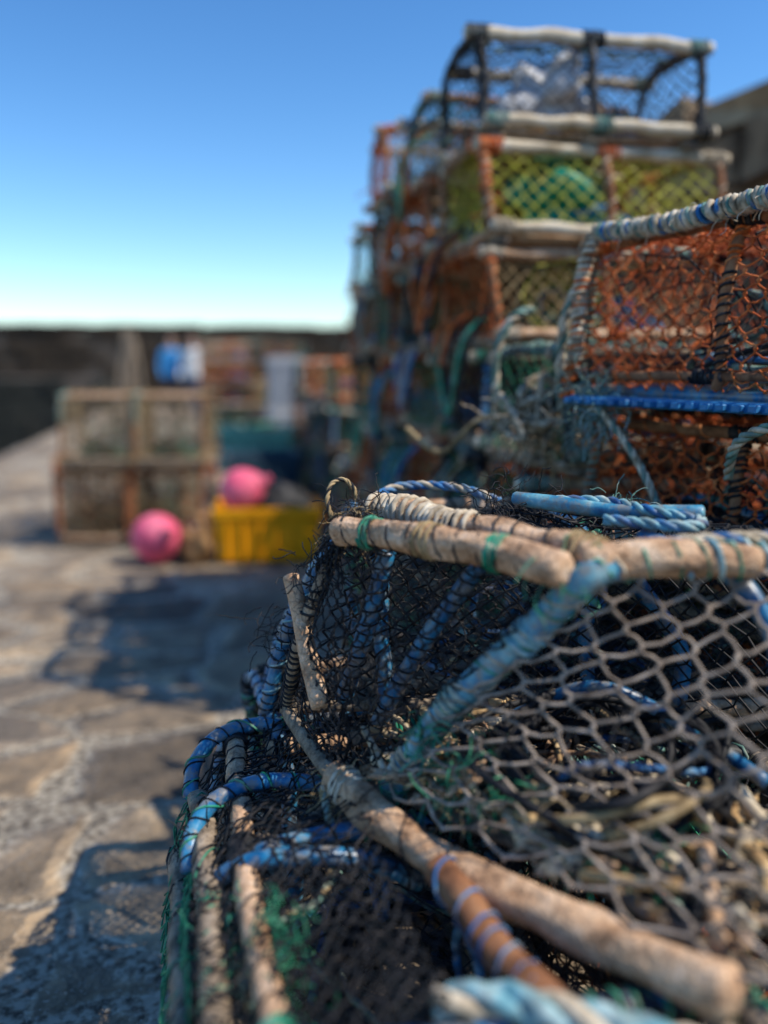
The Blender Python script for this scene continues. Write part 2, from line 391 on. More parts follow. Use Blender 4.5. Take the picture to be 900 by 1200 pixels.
b.tube(rb,.009,8,'wood_red'); b.helix(rb,.009,.005,.013,'rope_cream',rg,0,.8,sides=6); b.helix(rb,.01,.004,.022,'rope_orange',rg,.2,1,sides=6)
for k in range(9): b.fray(far+A3*(.08*k),.02,9,.0009,'rope_cream',rg,.04)
mk=far+V((-.05,0,-.33))
b.fray(mk+V((.03,-.06,-.01)),.06,140,.0010,'rope_teal',rg,.08)
b.fray(mk+V((.04,-.10,-.02)),.04,60,.0010,'rope_aqua',rg,.07)
b.rope(smooth([mk,mk+V((.02,-.12,-.02)),mk+V((.05,-.22,-.11)),mk+V((.07,-.28,-.2))],8),.008,'rope_cream','rope_teal')
b.rope(smooth([mk+V((.13,-.38,-.12)),mk+V((.1,-.45,-.05)),mk+V((.14,-.55,-.01)),mk+V((.2,-.62,.0))],8),.009,'rope_teal','rope_cream')
obj('mooring_rope',b.mesh('rim_rope'))
b=MB(); rotC=Matrix.Rotation(ang,3,'Z'); bc=V((.78,1.66,1.035))+A3*.38
b.box(bc,(.70,.13,.014),'pl_blue',rg,.002,rotC)
for k in range(22):
    b.box(bc+A3*(-.34+.0315*k)+O3*.070,(.016,.02,.012),'pl_blue',rg,.001,rotC)
o=obj('plastic_slat_board',b.mesh('slat_board',None,False)); mo=o.modifiers.new('bv','BEVEL'); mo.width=.002
b=MB()
q=V((.76,1.86,1.0))
b.fray(q,.07,140,.0018,'rope_cream',rg,.10); b.fray(q+V((.05,-.05,-.06)),.06,100,.0015,'net_brown',rg,.10); b.fray(q+V((-.02,0,0)),.06,70,.0015,'net_black',rg,.10)
for k in range(5):
    cpt=q+V([rg.uniform(-.04,.04) for _ in range(3)])
    b.rope(smooth([cpt+V([rg.uniform(-.07,.07) for _ in range(3)]) for _ in range(6)],6),.008,'rope_cream')
b.rope(smooth([q,q+V((-.12,.05,-.02)),q+V((-.2,.1,-.1)),q+V((-.26,.2,-.05))],8),.007,'net_brown')
b.rope(smooth([V((.76,1.9,1.23)),V((.71,1.9,1.21)),V((.675,1.91,1.13)),V((.685,1.93,1.02))],8),.011,'rope_teal','rope_cream')
b.rope(smooth([V((.79,1.78,1.0)),V((.77,1.76,1.15)),V((.80,1.74,1.27)),V((.9,1.72,1.335)),V((1.05,1.72,1.34))],8),.013,'rope_cream','rope_teal')
obj('knotted_rope',b.mesh('knotted_rope'))
# ------------------------------------------------------------------ foreground pile
palF=P_(net='net_black',net2='net_black',hoop='pipe_blue',stick=['wood_grey','wood_brown'],lace=['net_black','rope_green','net_black'],fun='net_black',ring='rope_blue',tangle=['net_black','rope_blue','net_black','rope_teal'])
mB=creel('black_creel_B',.66,.44,.36,palF,51,cell=.028,det=1,nr=.0014,hr=.013,extra=False)
mD=creel('black_creel_D',.74,.56,.29,palF,52,cell=.03,det=1,nr=.0014,hr=.013,stickr=.016,extra=False)
mE=creel('black_creel_E',.74,.56,.235,palF,53,cell=.045,det=0,nr=.002,hr=.014)
put(mE,.25,.98,0,math.pi/2); put(mD,.26,1.0,.235,math.pi/2+.02)
put(mB,.62,1.45,.49,-.06); put(mB,.44,1.48,.17,.08); put(mE,.44,1.5,-.03,.05)
put(variants[4],.62,.75,.25,1.5)
put(variants[0],.72,.72,.0,1.5)
rg=random.Random(11); b=MB()
T4=V((.185,1.14,.88));T1=V((.385,.862,.88)); B1=V((.165,1.04,.55)); B2=V((.45,.589,.55)); B4=V((.12,1.30,.56))
T2=V((.80,.87,.885)); T3=V((.62,1.17,.885)); S0=V((.255,1.235,.89)); S1=V((.443,.852,.885)); J=V((.241,1.018,.57))
B3=V((.85,.72,.55)); Bb=V((.75,1.2,.55))
p=b.stick(T4,T1,.0215,'wood_brown',rg,20,.006,.006); b.helix(p,.0215,.0015,.035,'net_black',rg,0,.9); b.helix(p,.0215,.0022,.006,'rope_green',rg,.15,.20);b.helix(p,.0215,.0026,.007,'net_brown',rg,.42,.5);b.helix(p,.0215,.0022,.006,'rope_green',rg,.70,.76)
p=b.stick(S0,S1,.0195,'wood_brown',rg,20,.008,.006); b.helix(p,.0195,.0045,.013,'rope_cream',rg,0,.5,sides=6); b.helix(p,.0205,.0016,.03,'net_black',rg,.4,1)
b.helix(p,.0205,.003,.009,'net_brown',rg,.86,.95)
p=b.stick(S1+V((-.03,.02,0)),V((.60,.838,.882)),.021,'wood_brown',rg,18,.006,.008); b.helix(p,.021,.003,.03,'rope_aqua',rg,.6,.8); b.helix(p,.021,.0016,.04,'rope_green',rg)
p=b.stick(V((.58,.85,.885)),T2,.017,'wood_grey',rg,12,.006,.01); b.helix(p,.017,.003,.03,'rope_aqua',rg)
pr_=smooth([V((.52,.87,.90)),V((.60,.86,.905)),V((.7,.86,.90)),T2+V((0,0,.02))],10)
b.rope(pr_,.009,'rope_cream','rope_blue')
h1=smooth([S1+V((.05,.03,-.012)),T1+V((.035,-.005,-.006)),T1+V((-.002,.035,-.07)),J+V((.045,-.04,.10)),J,J+V((-.01,.02,-.03))],8)
b.pipe(h1,.0185,16,'pipe_aqua'); b.helix(h1,.0185,.0022,.06,'rope_cream',rg,.1,1,sides=6); b.helix(h1,.0185,.0018,.05,'rope_green',rg); b.helix(h1,.0185,.0036,.010,'rope_aqua',rg,.36,.42,sides=6);b.helix(h1,.0185,.004,.012,'rope_teal',rg,.60,.68,sides=6);b.helix(h1,.0185,.004,.012,'rope_cream',rg,.84,.92,sides=6)
b.fray(T1.lerp(J,.75)+V((-.01,0,0)),.02,30,.0014,'rope_green',rg,.05)
h0=smooth([V((.3,1.3,.87)),T4+V((.03,.06,-.01)),T4+V((-.015,.03,-.06)),V((.13,1.2,.70)),B4],8)
b.pipe(h0,.010,10,'wood_grey'); b.helix(h0,.010,.002,.012,'net_black',rg)
h2=smooth([T3,T3+V((.03,.02,-.1)),Bb+V((0,0,.1)),Bb],8); b.pipe(h2,.014,8,'pipe_blue')
h3=smooth([V((.56,1.0,.88)),V((.60,.86,.86)),V((.63,.80,.78))],8); b.pipe(h3,.012,8,'pipe_blue')
ha=smooth([V((.42,1.1,.6)),V((.5,1.0,.68)),V((.6,.95,.64)),V((.66,.85,.6))],8); b.pipe(ha,.009,8,'pipe_blue')
hb=smooth([T4+V((.06,-.02,-.03)),V((.22,1.14,.74)),V((.19,1.17,.62))],8); b.pipe(hb,.013,10,'pipe_blue'); b.helix(hb,.013,.0016,.02,'net_black',rg)
hb=smooth([T4+V((.16,-.12,-.03)),V((.28,1.08,.72)),V((.23,1.12,.60))],8); b.pipe(hb,.012,10,'pipe_blue'); b.helix(hb,.012,.0016,.02,'net_black',rg)
hc=smooth([V((.25,1.26,.86)),V((.19,1.29,.82)),V((.13,1.34,.68)),V((.09,1.38,.52))],8); b.pipe(hc,.013,10,'pipe_blue'); b.helix(hc,.013,.0016,.02,'net_black',rg); b.helix(hc,.013,.002,.05,'rope_aqua',rg)
hd=smooth([V((.30,1.44,.85)),V((.22,1.48,.78)),V((.14,1.50,.64)),V((.10,1.52,.50))],8); b.pipe(hd,.012,10,'pipe_blue'); b.helix(hd,.012,.0016,.02,'net_black',rg)
p=b.stick(B4,B1,.012,'wood_grey',rg,10,.004,.01)
Bm=B1.lerp(B2,.45)+V((-.010,-.016,-.012))
p=resample(smooth([B1+V((-.01,.03,.01)),B1.lerp(B2,.15)+V((-.006,-.006,-.006)),Bm,B2],12),.006); o_=3.3
rr=[.0225*(1+.24*noise.noise(V((i*.05,o_,0)))+.03*noise.noise(V((i*.4,o_,3)))) for i in range(len(p))]
rr[0]=.010;rr[1]=.017;rr[-1]=.012;rr[-2]=.018
b.tube(p,rr,20,'wood_brown',lump=.25)
b.helix(p,.0225,.0014,.07,'net_black',rg,0,.5); b.helix(p,.0225,.003,.009,'rope_cream',rg,.04,.10)
b.stick(V((.122,1.225,.795)),V((.15,1.12,.635)),.013,'wood_brown',rg,10,.004,.01)
p=b.stick(V((.24,.84,.548)),V((.292,.63,.528)),.019,'wood_red',rg,16,.003,.008); b.helix(p,.019,.002,.03,'rope_blue',rg)
p=b.stick(B1+V((.1,.06,.0)),B2+V((.14,.09,0)),.012,'wood_grey',rg)
for k in range(5):
    o=V((.815,.58,0))*(.06+.075*k); b.stick(B1+o+V((0,0,-.012)),B2+o+V((0,0,-.012)),.011,'wood_grey',rg,8)
b.stick(B4,Bb,.012,'wood_grey',rg)
def lerp4(a,b_,c,d,bulge=V((0,0,0)),wob=.012):
    def f(u,v): return a.lerp(b_,u).lerp(d.lerp(c,u),v)+bulge*(math.sin(math.pi*u)*math.sin(math.pi*v))+V([wob*noise.noise(V((u*4,v*4,k*7+.3))) for k in range(3)])
    return f
def MAIN(u,v):
    top=T1.lerp(V((.84,.80,.88)),u)
    bot=(B1+V((.01,-.01,.02))).lerp(V((.62,.32,.56)),u)
    q=top.lerp(bot,v)
    if u<.12:
        hh=sample(h1,.28+.62*v); w=(1-u/.12); q=q.lerp(hh,w*.85)
    return q+V((0,.0,-.022))*math.sin(math.pi*u)*math.sin(math.pi*v)+V([.016*noise.noise(V((u*5,v*5,k*9+.5))) for k in range(3)])*math.sin(math.pi*min(1,u*3)*.5)
b.net(MAIN,20,16,.0023,'net_grey',rg,.006,knot=.0038,sides=6,mid=.0035,hexa=.2)
b.net(lerp4(T4,T1,J,B1+V((-.02,.1,.0)),V((-.02,-.01,0))),22,24,.0014,'net_black',rg,.004,knot=.0026,sides=5,mid=.002,hexa=.25)
b.net(lerp4(T4+V((-.02,.03,-.02)),T4,B1,B4,V((-.02,0,0))),14,24,.0014,'net_black',rg,.003,knot=.0026,sides=5,hexa=.25)
b.net(lerp4(T4+V((.03,.1,0)),V((.32,1.6,.86)),V((.1,1.62,.5)),B4+V((-.03,.02,-.06)),V((-.02,0,.01))),24,24,.0014,'net_black',rg,.004,knot=.0024,sides=5,hexa=.25)
b.net(lerp4(T4,S0,S1,T1,V((0,0,-.01))),8,22,.0016,'net_black',rg,.003,sides=5)
b.net(lerp4(S0,T3,T2,S1,V((0,0,-.03))),24,26,.0015,'net_black',rg,.005,knot=.0026,sides=5,hexa=.25)
b.net(lerp4(T3,T2,B3,Bb),20,20,.0018,'net_black',rg,.004)
b.net(lerp4(S0,T3,Bb,B4),26,20,.0018,'net_black',rg,.004)
for mt,n in(('net_black',26),('net_black',22),('net_black',22),('rope_blue',6),('net_brown',10)):
    b.tangle((.27,.72,.56),(.68,1.12,.66),n,rg.uniform(.003,.006),mt,rg)
b.fray(V((.45,.95,.6)),.2,160,.0012,'net_black',rg,.12)
for _ in range(130):
    u=rg.random();v=rg.random()**1.3
    c=B1.lerp(B2,u)+V((.815,.58,0))*(.03+.3*v)+V((0,0,.01+rg.uniform(0,.03)))
    s=rg.uniform(.004,.012)*(2.4 if rg.random()<.25 else 1); b.blob(c,(s,s*rg.uniform(.3,.9),s*rg.uniform(.2,.5)),rg.choice(['shell','shell','wood_pale','wood_brown','rope_cream','pipe_black']),rg,.8,2)
for _ in range(34):
    u=rg.random();v=rg.random(); c=B1.lerp(B2,u)+V((.815,.58,0))*(.03+.25*v)+V((0,0,.04))
    d=V((rg.uniform(-.05,.05),rg.uniform(-.05,.05),rg.uniform(-.02,.02))); b.stick(c-d,c+d,rg.uniform(.003,.010),rg.choice(['wood_pale','wood_brown','shell','wood_pale']),rg,7,.012)
for _ in range(24):
    u=rg.uniform(.08,.75); c=B1.lerp(B2,u)+V((.815,.58,0))*rg.uniform(.04,.14)+V((0,0,rg.uniform(.02,.07)))
    s=rg.uniform(.012,.028); b.blob(c,(s,s*rg.uniform(.4,.9),s*rg.uniform(.15,.4)),rg.choice(['shell','wood_pale','net_brown','wood_brown']),rg,1.1,2)
    b.fray(c,.03,14,.001,rg.choice(['net_brown','rope_cream','net_green']),rg,.06)
b.rope(smooth([V((.48,1.17,.905)),V((.56,1.12,.91)),V((.60,1.05,.905)),V((.64,1.0,.9)),V((.60,.96,.9)),V((.52,1.03,.9))],8),.008,'rope_aqua','rope_blue')
b.stick(V((.46,1.20,.905)),V((.66,1.02,.905)),.011,'pipe_aqua',rg,10)
b.rope(smooth([V((.27,1.36,.885)),V((.33,1.40,.90)),V((.42,1.36,.90)),V((.47,1.3,.885))],8),.008,'rope_blue','rope_cream')
b.rope(smooth([V((.19,.665,.53)),V((.25,.645,.538)),V((.33,.60,.535)),V((.42,.56,.52)),V((.52,.50,.51))],8),.017,'rope_aqua','rope_cream')
b.rope(smooth([J+V((-.1,.03,-.02)),B1+V((-.02,-.06,-.05)),B1+V((-.05,-.14,-.06)),V((.03,.88,.46)),V((.03,.8,.44))],8),.006,'rope_teal','net_brown')
b.rope(smooth([B1+V((-.01,.02,-.03)),V((.09,1.03,.50)),V((.02,1.07,.47)),V((-.03,1.02,.44))],8),.006,'wood_grey','net_black')
lp=[T4+V((.0,.05,.01))+V((math.cos(a)*.022+.01,math.sin(a)*.02,.02+math.sin(a)*.03)) for a in [k*.6 for k in range(11)]]
b.rope(smooth(lp,4),.0035,'net_brown','net_black')
for c0,n,mt,rd in((T4+V((.03,.03,.005)),90,'net_black',.04),(T4+V((.02,.05,.0)),50,'net_brown',.03),(T4+V((-.02,.03,-.05)),60,'net_black',.05),(S0,40,'rope_cream',.02),(T1,14,'rope_green',.02),(J,40,'rope_green',.03),(B1,40,'net_brown',.03),(S0.lerp(T3,.5),60,'net_black',.05),(T3,60,'rope_teal',.04),(V((.03,.88,.47)),60,'rope_green',.05),(V((.06,.8,.5)),60,'net_green',.05),(V((-.02,1.1,.47)),50,'net_black',.05),(V((.5,1.3,.88)),60,'net_black',.08),(V((.12,1.35,.68)),50,'net_black',.06)):
    b.fray(c0,rd,n,.0008,mt,rg,.05)
obj('lobster_creel',b.mesh('foremost_creel'))
b=MB()
for k,(x,z) in enumerate(((-.03,.475),(-.065,.40))):
    p=b.stick(V((x+.01,1.20-.03*k,z)),V((x+.02,.58,z)),.0155,'wood_grey',rg,16,.010,.008); b.helix(p,.0155,.0013,.05,'rope_green',rg); b.helix(p,.0155,.0020,.09,'net_black',rg); b.helix(p,.0155,.0022,.008,'rope_green',rg,.4,.43)
for y,t in((1.30,0),(1.10,.03)):
    hp=smooth([V((-.035,y-.05,.45)),V((-.028,y-.01,.485)),V((.01,y+.02,.515)),V((.08,y+.04,.52)),V((.18,y+.02,.51))],8)
    b.pipe(hp,.0115,12,'pipe_blue'); b.helix(hp,.0115,.0014,.025,'net_black',rg); b.helix(hp,.0115,.0018,.05,'rope_green',rg)
hp=smooth([V((-.01,1.0,.46)),V((.04,.965,.505)),V((.10,.95,.515)),V((.18,.95,.50)),V((.25,.95,.46))],8); b.pipe(hp,.012,12,'pipe_blue'); b.helix(hp,.012,.0016,.03,'net_black',rg)
b.net(lerp4(V((-.04,1.3,.46)),V((.16,1.35,.56)),V((.2,.62,.55)),V((-.02,.6,.495)),V((0,0,.008)),.02),16,50,.0013,'net_black',rg,.004,knot=.0022,sides=5,hexa=.25)
b.net(lerp4(V((-.04,1.3,.45)),V((-.08,1.3,.26)),V((-.08,.6,.26)),V((-.03,.6,.46)),V((0,0,.0))),12,54,.0013,'net_green',rg,.003,sides=5)
obj('creel_side_frame',b.mesh('side_frame'))
# ------------------------------------------------------------------ left creels, buoys, boxes
palL=P_(net='net_brown',net2='net_brown',hoop='wood_red',stick=['wood_brown','wood_grey'],lace=['net_brown','rope_teal'],fun='net_black',ring='rope_green',tangle=['rope_green','net_black','rope_teal','net_green','net_black'],slat='wood_grey')
palL2=P_(net='net_brown',net2='net_black',hoop='wood_red',stick=['wood_brown','wood_red'],lace=['rope_orange','net_black'],fun='net_black',ring='rope_orange',tangle=['rope_orange','net_black','net_black','net_black'],slat='wood_red')
mL=creel('square_creel_mesh',.44,.55,.48,palL,71,cell=.055,nr=.0020,hr=.011,nh=2,stickr=.012,lean=.02)
mL2=creel('square_creel_mesh2',.44,.55,.48,palL2,72,cell=.055,nr=.0020,hr=.011,nh=2,stickr=.012,lean=.02)
e0=V((-.90,5.50));e1=V((-.03,5.32)); dL=(e1-e0).normalized(); aL=math.atan2(dL.y,dL.x); nL=V((-dL.y,dL.x))
for k in range(2):
    for l in range(2):
        q=e0+dL*(.225+.455*k)+nL*.3
        put((mL2,mL)[l],q.x+.02*l,q.y,.005+l*.475,aL+(R.uniform(-.06,.06)),s=.97)
put(mL2,-.75,6.4,.0,aL+.1); put(mL,-.3,6.35,0,aL)
def simple(name,cols,rough=.45,scale=8,bump=.1): return mottled(name,cols,scale,rough,bump)
yel=simple('yellow_plastic',[(.72,.27,.0),(.9,.38,.0),(.93,.42,.01)],.5,5)
pink=simple('pink_vinyl',[(.65,.06,.14),(.85,.13,.23),(.88,.27,.35)],.5,7)
navy=simple('navy_vinyl',[(.01,.015,.05),(.02,.03,.1)],.4)
sack=simple('hessian_sack',[(.2,.1,.04),(.4,.24,.11)],.9,30,.5)
teal=simple('teal_plastic',[(.02,.09,.11),(.03,.16,.19)],.5,4)
white=simple('white_plastic',[(.4,.4,.42),(.6,.6,.6)],.5,5)
def fish_box(name,mat,L,W,H,loc,rz,ribs=6):
    bm=bmesh.new()
    def ring(l,w,z): return [bm.verts.new((x*l/2,y*w/2,z)) for x,y in((-1,-1),(1,-1),(1,1),(-1,1))]
    t=.012
    rs=[ring(L*.9,W*.88,0),ring(L*.96,W*.95,H*.82),ring(L,W,H*.83),ring(L,W,H),ring(L-3*t,W-3*t,H),ring(L*.9-t,W*.88-t,.02)]
    for a,c in zip(rs,rs[1:]):
        for k in range(4): bm.faces.new((a[k],a[(k+1)%4],c[(k+1)%4],c[k]))
    bm.faces.new(rs[0][::-1]); bm.faces.new(rs[-1])
    for s in(-1,1):
        for k in range(ribs):
            x=(-.5+(k+.5)/ribs)*L*.88
            r=bmesh.ops.create_cube(bm,size=1)
            for v in r['verts']:
                v.co=V((x+v.co.x*.016, s*(W*.455)+v.co.y*.03, H*.42+v.co.z*H*.78)); v.co.y+=s*(v.co.z/H-.4)*W*.035
        r=bmesh.ops.create_cube(bm,size=1)
        for v in r['verts']: v.co=V((s*L*.49+v.co.x*.03,v.co.y*.14,H*.68+v.co.z*.03))
    me=bpy.data.meshes.new(name); bm.to_mesh(me); bm.free(); me.materials.append(mat)
    o=obj(name,me,loc,(0,0,rz)); m=o.modifiers.new('bv','BEVEL'); m.width=.006; m.segments=2
    return o
yb=fish_box('yellow_fish_box',yel,.62,.42,.31,(.37,5.0,.0),-.10)
b=MB()
for mt in('net_black','rope_teal','pipe_black','net_black'): b.tangle((-.24,-.15,.18),(.24,.15,.38),18,.012,mt,rg)
b.blob((.1,0,.29),(.16,.12,.1),'pipe_black',rg,.4,2); b.blob((-.12,.02,.26),(.12,.12,.08),'net_black',rg,.4,2)
obj('rope_heap',b.mesh('box_rope_heap'),parent=yb)
def buoy(mat,loc,r,rot):
    bm=bmesh.new(); bmesh.ops.create_uvsphere(bm,u_segments=32,v_segments=24,radius=r)
    for v in bm.verts:
        if v.co.z>r*.6: v.co.z+= (v.co.z-r*.6)*.35
    res=bmesh.ops.create_cone(bm,segments=20,radius1=r*.32,radius2=r*.24,depth=r*.32,cap_ends=True)
    for v in res['verts']: v.co.z+=r*1.16
    me=bpy.data.meshes.new('buoy'); bm.to_mesh(me); bm.free(); me.materials.append(mat)
    for p in me.polygons: p.use_smooth=True
    o=obj('buoy',me,loc,rot)
    bpy.ops.mesh.primitive_torus_add(major_radius=r*.18,minor_radius=r*.07,location=(0,0,r*1.36),rotation=(math.pi/2,0,0)); t=bpy.context.object; t.name='rope_eye'; t.data.materials.append(mat); t.parent=o
    return o
bo=buoy(pink,(-.27,4.93,.14),.14,(1.2,.2,.4)); bo.name='pink_buoy'
bo=buoy(pink,(.22,4.94,.40),.125,(.9,.9,.5)); bo.name='pink_buoy'
bo=buoy(navy,(-.13,5.02,.09),.09,(.9,-.8,0)); bo.name='navy_buoy'
b=MB(); b.blob((0,0,.11),(.1,.09,.13),'wood_brown',rg,.25,3,rot=Matrix.Identity(3)); b.blob((.01,0,.24),(.04,.035,.04),'wood_brown',rg,.4,2)
b.tube([V((math.cos(a)*.045,math.sin(a)*.04,.21)) for a in [k*.524 for k in range(12)]],.008,5,'rope_cream',closed=True)
me=b.mesh('sack',[sack if m_.name.startswith('weathered_wood_brown') else m_ for m_ in MATS])
obj('hessian_sack',me,(-.03,4.90,0))
fish_box('teal_fish_tub',teal,.95,.7,.45,(.62,9.5,0),.03)
fish_box('white_fish_tub',white,.42,.5,.62,(1.0,10.4,0),.03); fish_box('white_fish_tub',white,.42,.5,.6,(1.01,10.41,.625),-.03)
fish_box('grey_fish_tub',simple('grey_plastic',[(.03,.06,.09),(.05,.1,.14)]),.6,.45,.4,(.5,7.2,0),.1)
b=MB()
for mt in('rope_teal','rope_green','net_black'): b.tangle((-.3,-.25,.0),(.3,.25,.25),22,.02,mt,rg)
b.blob((0,0,.06),(.25,.2,.12),'net_black',rg,.4,3)
obj('netting_heap',b.mesh('netting_heap'),(.62,9.5,.25)); obj('netting_heap',bpy.data.meshes['netting_heap'],(.3,6.2,0))
b=MB()
for k in range(7):
    b.stick(V((rg.uniform(-.25,.25),rg.uniform(-.2,.2),0)),V((rg.uniform(-.12,.12),rg.uniform(-.1,.1),rg.uniform(1.3,1.75))),.03,'wood_grey',rg,8,.04,.1)
obj('wooden_pole_bundle',b.mesh('pole_bundle'),(-1.1,14.5,0))
# ------------------------------------------------------------------ ground
def ground_mat():
    m,nt,b=newmat('stone_paving')
    tc=N(nt,'ShaderNodeTexCoord'); mp=N(nt,'ShaderNodeMapping'); mp.inputs['Scale'].default_value=(1.9,3.1,1); mp.inputs['Rotation'].default_value=(0,0,.12)
    nw=N(nt,'ShaderNodeTexNoise'); nw.inputs['Scale'].default_value=2.6; nw.inputs['Detail'].default_value=5; nw.inputs['Roughness'].default_value=.5
    sc=N(nt,'ShaderNodeVectorMath',operation='MULTIPLY_ADD'); sc.inputs[1].default_value=(.22,.22,0)
    nt.links.new(tc.outputs['Object'],nw.inputs['Vector']); nt.links.new(nw.outputs['Color'],sc.inputs[0]); nt.links.new(tc.outputs['Object'],sc.inputs[2]); nt.links.new(sc.outputs[0],mp.inputs['Vector'])
    ve=N(nt,'ShaderNodeTexVoronoi',feature='DISTANCE_TO_EDGE'); ve.inputs['Scale'].default_value=1; ve.inputs['Randomness'].default_value=.85
    vc=N(nt,'ShaderNodeTexVoronoi',feature='F1'); vc.inputs['Scale'].default_value=1; vc.inputs['Randomness'].default_value=.85
    for v in(ve,vc): nt.links.new(mp.outputs[0],v.inputs['Vector'])
    sep=N(nt,'ShaderNodeSeparateColor'); nt.links.new(vc.outputs['Color'],sep.inputs[0])
    stone=ramp(nt,[(0,(.16,.125,.09)),(.3,(.34,.25,.16)),(.6,(.48,.36,.23)),(1,(.25,.2,.15))]); nt.links.new(sep.outputs[0],stone.inputs[0])
    n1=N(nt,'ShaderNodeTexNoise'); n1.inputs['Scale'].default_value=9; n1.inputs['Detail'].default_value=9; n1.inputs['Roughness'].default_value=.75
    nt.links.new(tc.outputs['Object'],n1.inputs['Vector'])
    r1=ramp(nt,[(.3,(.3,.29,.28)),(.48,(.85,.85,.85)),(.6,(1.25,1.2,1.12)),(.75,(1.8,1.7,1.45))]); nt.links.new(n1.outputs['Fac'],r1.inputs[0])
    mx=N(nt,'ShaderNodeMix',data_type='RGBA',blend_type='MULTIPLY'); mx.inputs[0].default_value=1
    nt.links.new(stone.outputs[0],mx.inputs[6]); nt.links.new(r1.outputs[0],mx.inputs[7])
    n3=N(nt,'ShaderNodeTexNoise'); n3.inputs['Scale'].default_value=55; n3.inputs['Detail'].default_value=6; nt.links.new(tc.outputs['Object'],n3.inputs['Vector'])
    gr=ramp(nt,[(.36,(.08,.065,.05)),(.48,(.4,.33,.24)),(.60,(.72,.64,.5))]); nt.links.new(n3.outputs['Fac'],gr.inputs[0])
    nj=N(nt,'ShaderNodeTexNoise'); nj.inputs['Scale'].default_value=1.8; nj.inputs['Detail'].default_value=3; nt.links.new(tc.outputs['Object'],nj.inputs['Vector'])
    def math_(op,a,b_,c_=None):
        n=N(nt,'ShaderNodeMath',operation=op)
        for i,x in enumerate((a,b_,c_)):
            if x is None: continue
            if isinstance(x,(int,float)): n.inputs[i].default_value=x
            else: nt.links.new(x,n.inputs[i])
        return n.outputs[0]
    jw=math_('MULTIPLY_ADD',nj.outputs['Fac'],.30,-.115)
    jw=math_('MAXIMUM',jw,.022)
    jw=math_('ADD',jw,math_('MULTIPLY_ADD',n1.outputs['Fac'],.14,-.07))
    sb=math_('SUBTRACT',ve.outputs['Distance'],jw)
    jm=ramp(nt,[(.0,(.9,.9,.9)),(.03,(0,0,0))]); nt.links.new(sb,jm.inputs[0])
    m2=N(nt,'ShaderNodeMix',data_type='RGBA'); nt.links.new(jm.outputs[0],m2.inputs[0]); nt.links.new(mx.outputs[2],m2.inputs[6]); nt.links.new(gr.outputs[0],m2.inputs[7])
    # broad dirt / damp variation
    nb=N(nt,'ShaderNodeTexNoise'); nb.inputs['Scale'].default_value=1.1; nb.inputs['Detail'].default_value=4; nt.links.new(tc.outputs['Object'],nb.inputs['Vector'])
    rb_=ramp(nt,[(.36,(.62,.62,.64)),(.55,(1.05,1.05,1.05)),(.7,(1.3,1.28,1.22))]); nt.links.new(nb.outputs['Fac'],rb_.inputs[0])
    mb=N(nt,'ShaderNodeMix',data_type='RGBA',blend_type='MULTIPLY'); mb.inputs[0].default_value=1; nt.links.new(m2.outputs[2],mb.inputs[6]); nt.links.new(rb_.outputs[0],mb.inputs[7])
    n4=N(nt,'ShaderNodeTexNoise'); n4.inputs['Scale'].default_value=150; n4.inputs['Detail'].default_value=2; nt.links.new(tc.outputs['Object'],n4.inputs['Vector'])
    sp=ramp(nt,[(.62,(0,0,0)),(.70,(.7,.7,.7))]); nt.links.new(n4.outputs['Fac'],sp.inputs[0])
    m3=N(nt,'ShaderNodeMix',data_type='RGBA'); nt.links.new(sp.outputs[0],m3.inputs[0]); nt.links.new(mb.outputs[2],m3.inputs[6]); m3.inputs[7].default_value=(.55,.5,.42,1)
    nt.links.new(m3.outputs[2],b.inputs['Base Color']); b.inputs['Roughness'].default_value=.85
    hr=ramp(nt,[(0,(0,0,0)),(.08,(.8,.8,.8)),(.4,(1,1,1))]); nt.links.new(sb,hr.inputs[0])
    h2=math_('MULTIPLY_ADD',n1.outputs['Fac'],1.2,hr.outputs[0])
    h3=math_('MULTIPLY_ADD',n3.outputs['Fac'],.35,h2)
    bp=N(nt,'ShaderNodeBump'); bp.inputs['Strength'].default_value=1; bp.inputs['Distance'].default_value=.035
    nt.links.new(h3,bp.inputs['Height']); nt.links.new(bp.outputs[0],b.inputs['Normal'])
    return m
gm=ground_mat()
bm=bmesh.new(); nx,ny=90,320; x0,x1,y0,y1=-2.5,3.2,-6,34; gv={}
for i in range(nx+1):
    for j in range(ny+1):
        x=x0+(x1-x0)*i/nx; y=y0+(y1-y0)*j/ny
        z=.012*noise.noise(V((x*1.3,y*1.3,0)))-.012+.004*noise.noise(V((x*5,y*5,2)))
        gv[i,j]=bm.verts.new((x,y,min(z,0.0)))
for i in range(nx):
    for j in range(ny): bm.faces.new((gv[i,j],gv[i+1,j],gv[i+1,j+1],gv[i,j+1]))
for j in range(ny):
    a,c=gv[0,j],gv[0,j+1]; d=bm.verts.new((x0,c.co.y,-4)); e=bm.verts.new((x0,a.co.y,-4)); bm.faces.new((a,c,d,e))
me=bpy.data.meshes.new('quay_ground'); bm.to_mesh(me); bm.free(); me.materials.append(gm)
for p in me.polygons: p.use_smooth=True
obj('quay_ground',me)
m,nt,bb=newmat('sea_water'); bb.inputs['Base Color'].default_value=(.01,.035,.045,1); bb.inputs['Roughness'].default_value=.08
n=N(nt,'ShaderNodeTexNoise'); n.inputs['Scale'].default_value=1.5; n.inputs['Detail'].default_value=5; bp=N(nt,'ShaderNodeBump'); bp.inputs['Strength'].default_value=.4
tc=N(nt,'ShaderNodeTexCoord'); nt.links.new(tc.outputs['Object'],n.inputs['Vector']); nt.links.new(n.outputs['Fac'],bp.inputs['Height']); nt.links.new(bp.outputs[0],bb.inputs['Normal'])
bm=bmesh.new(); s=3000
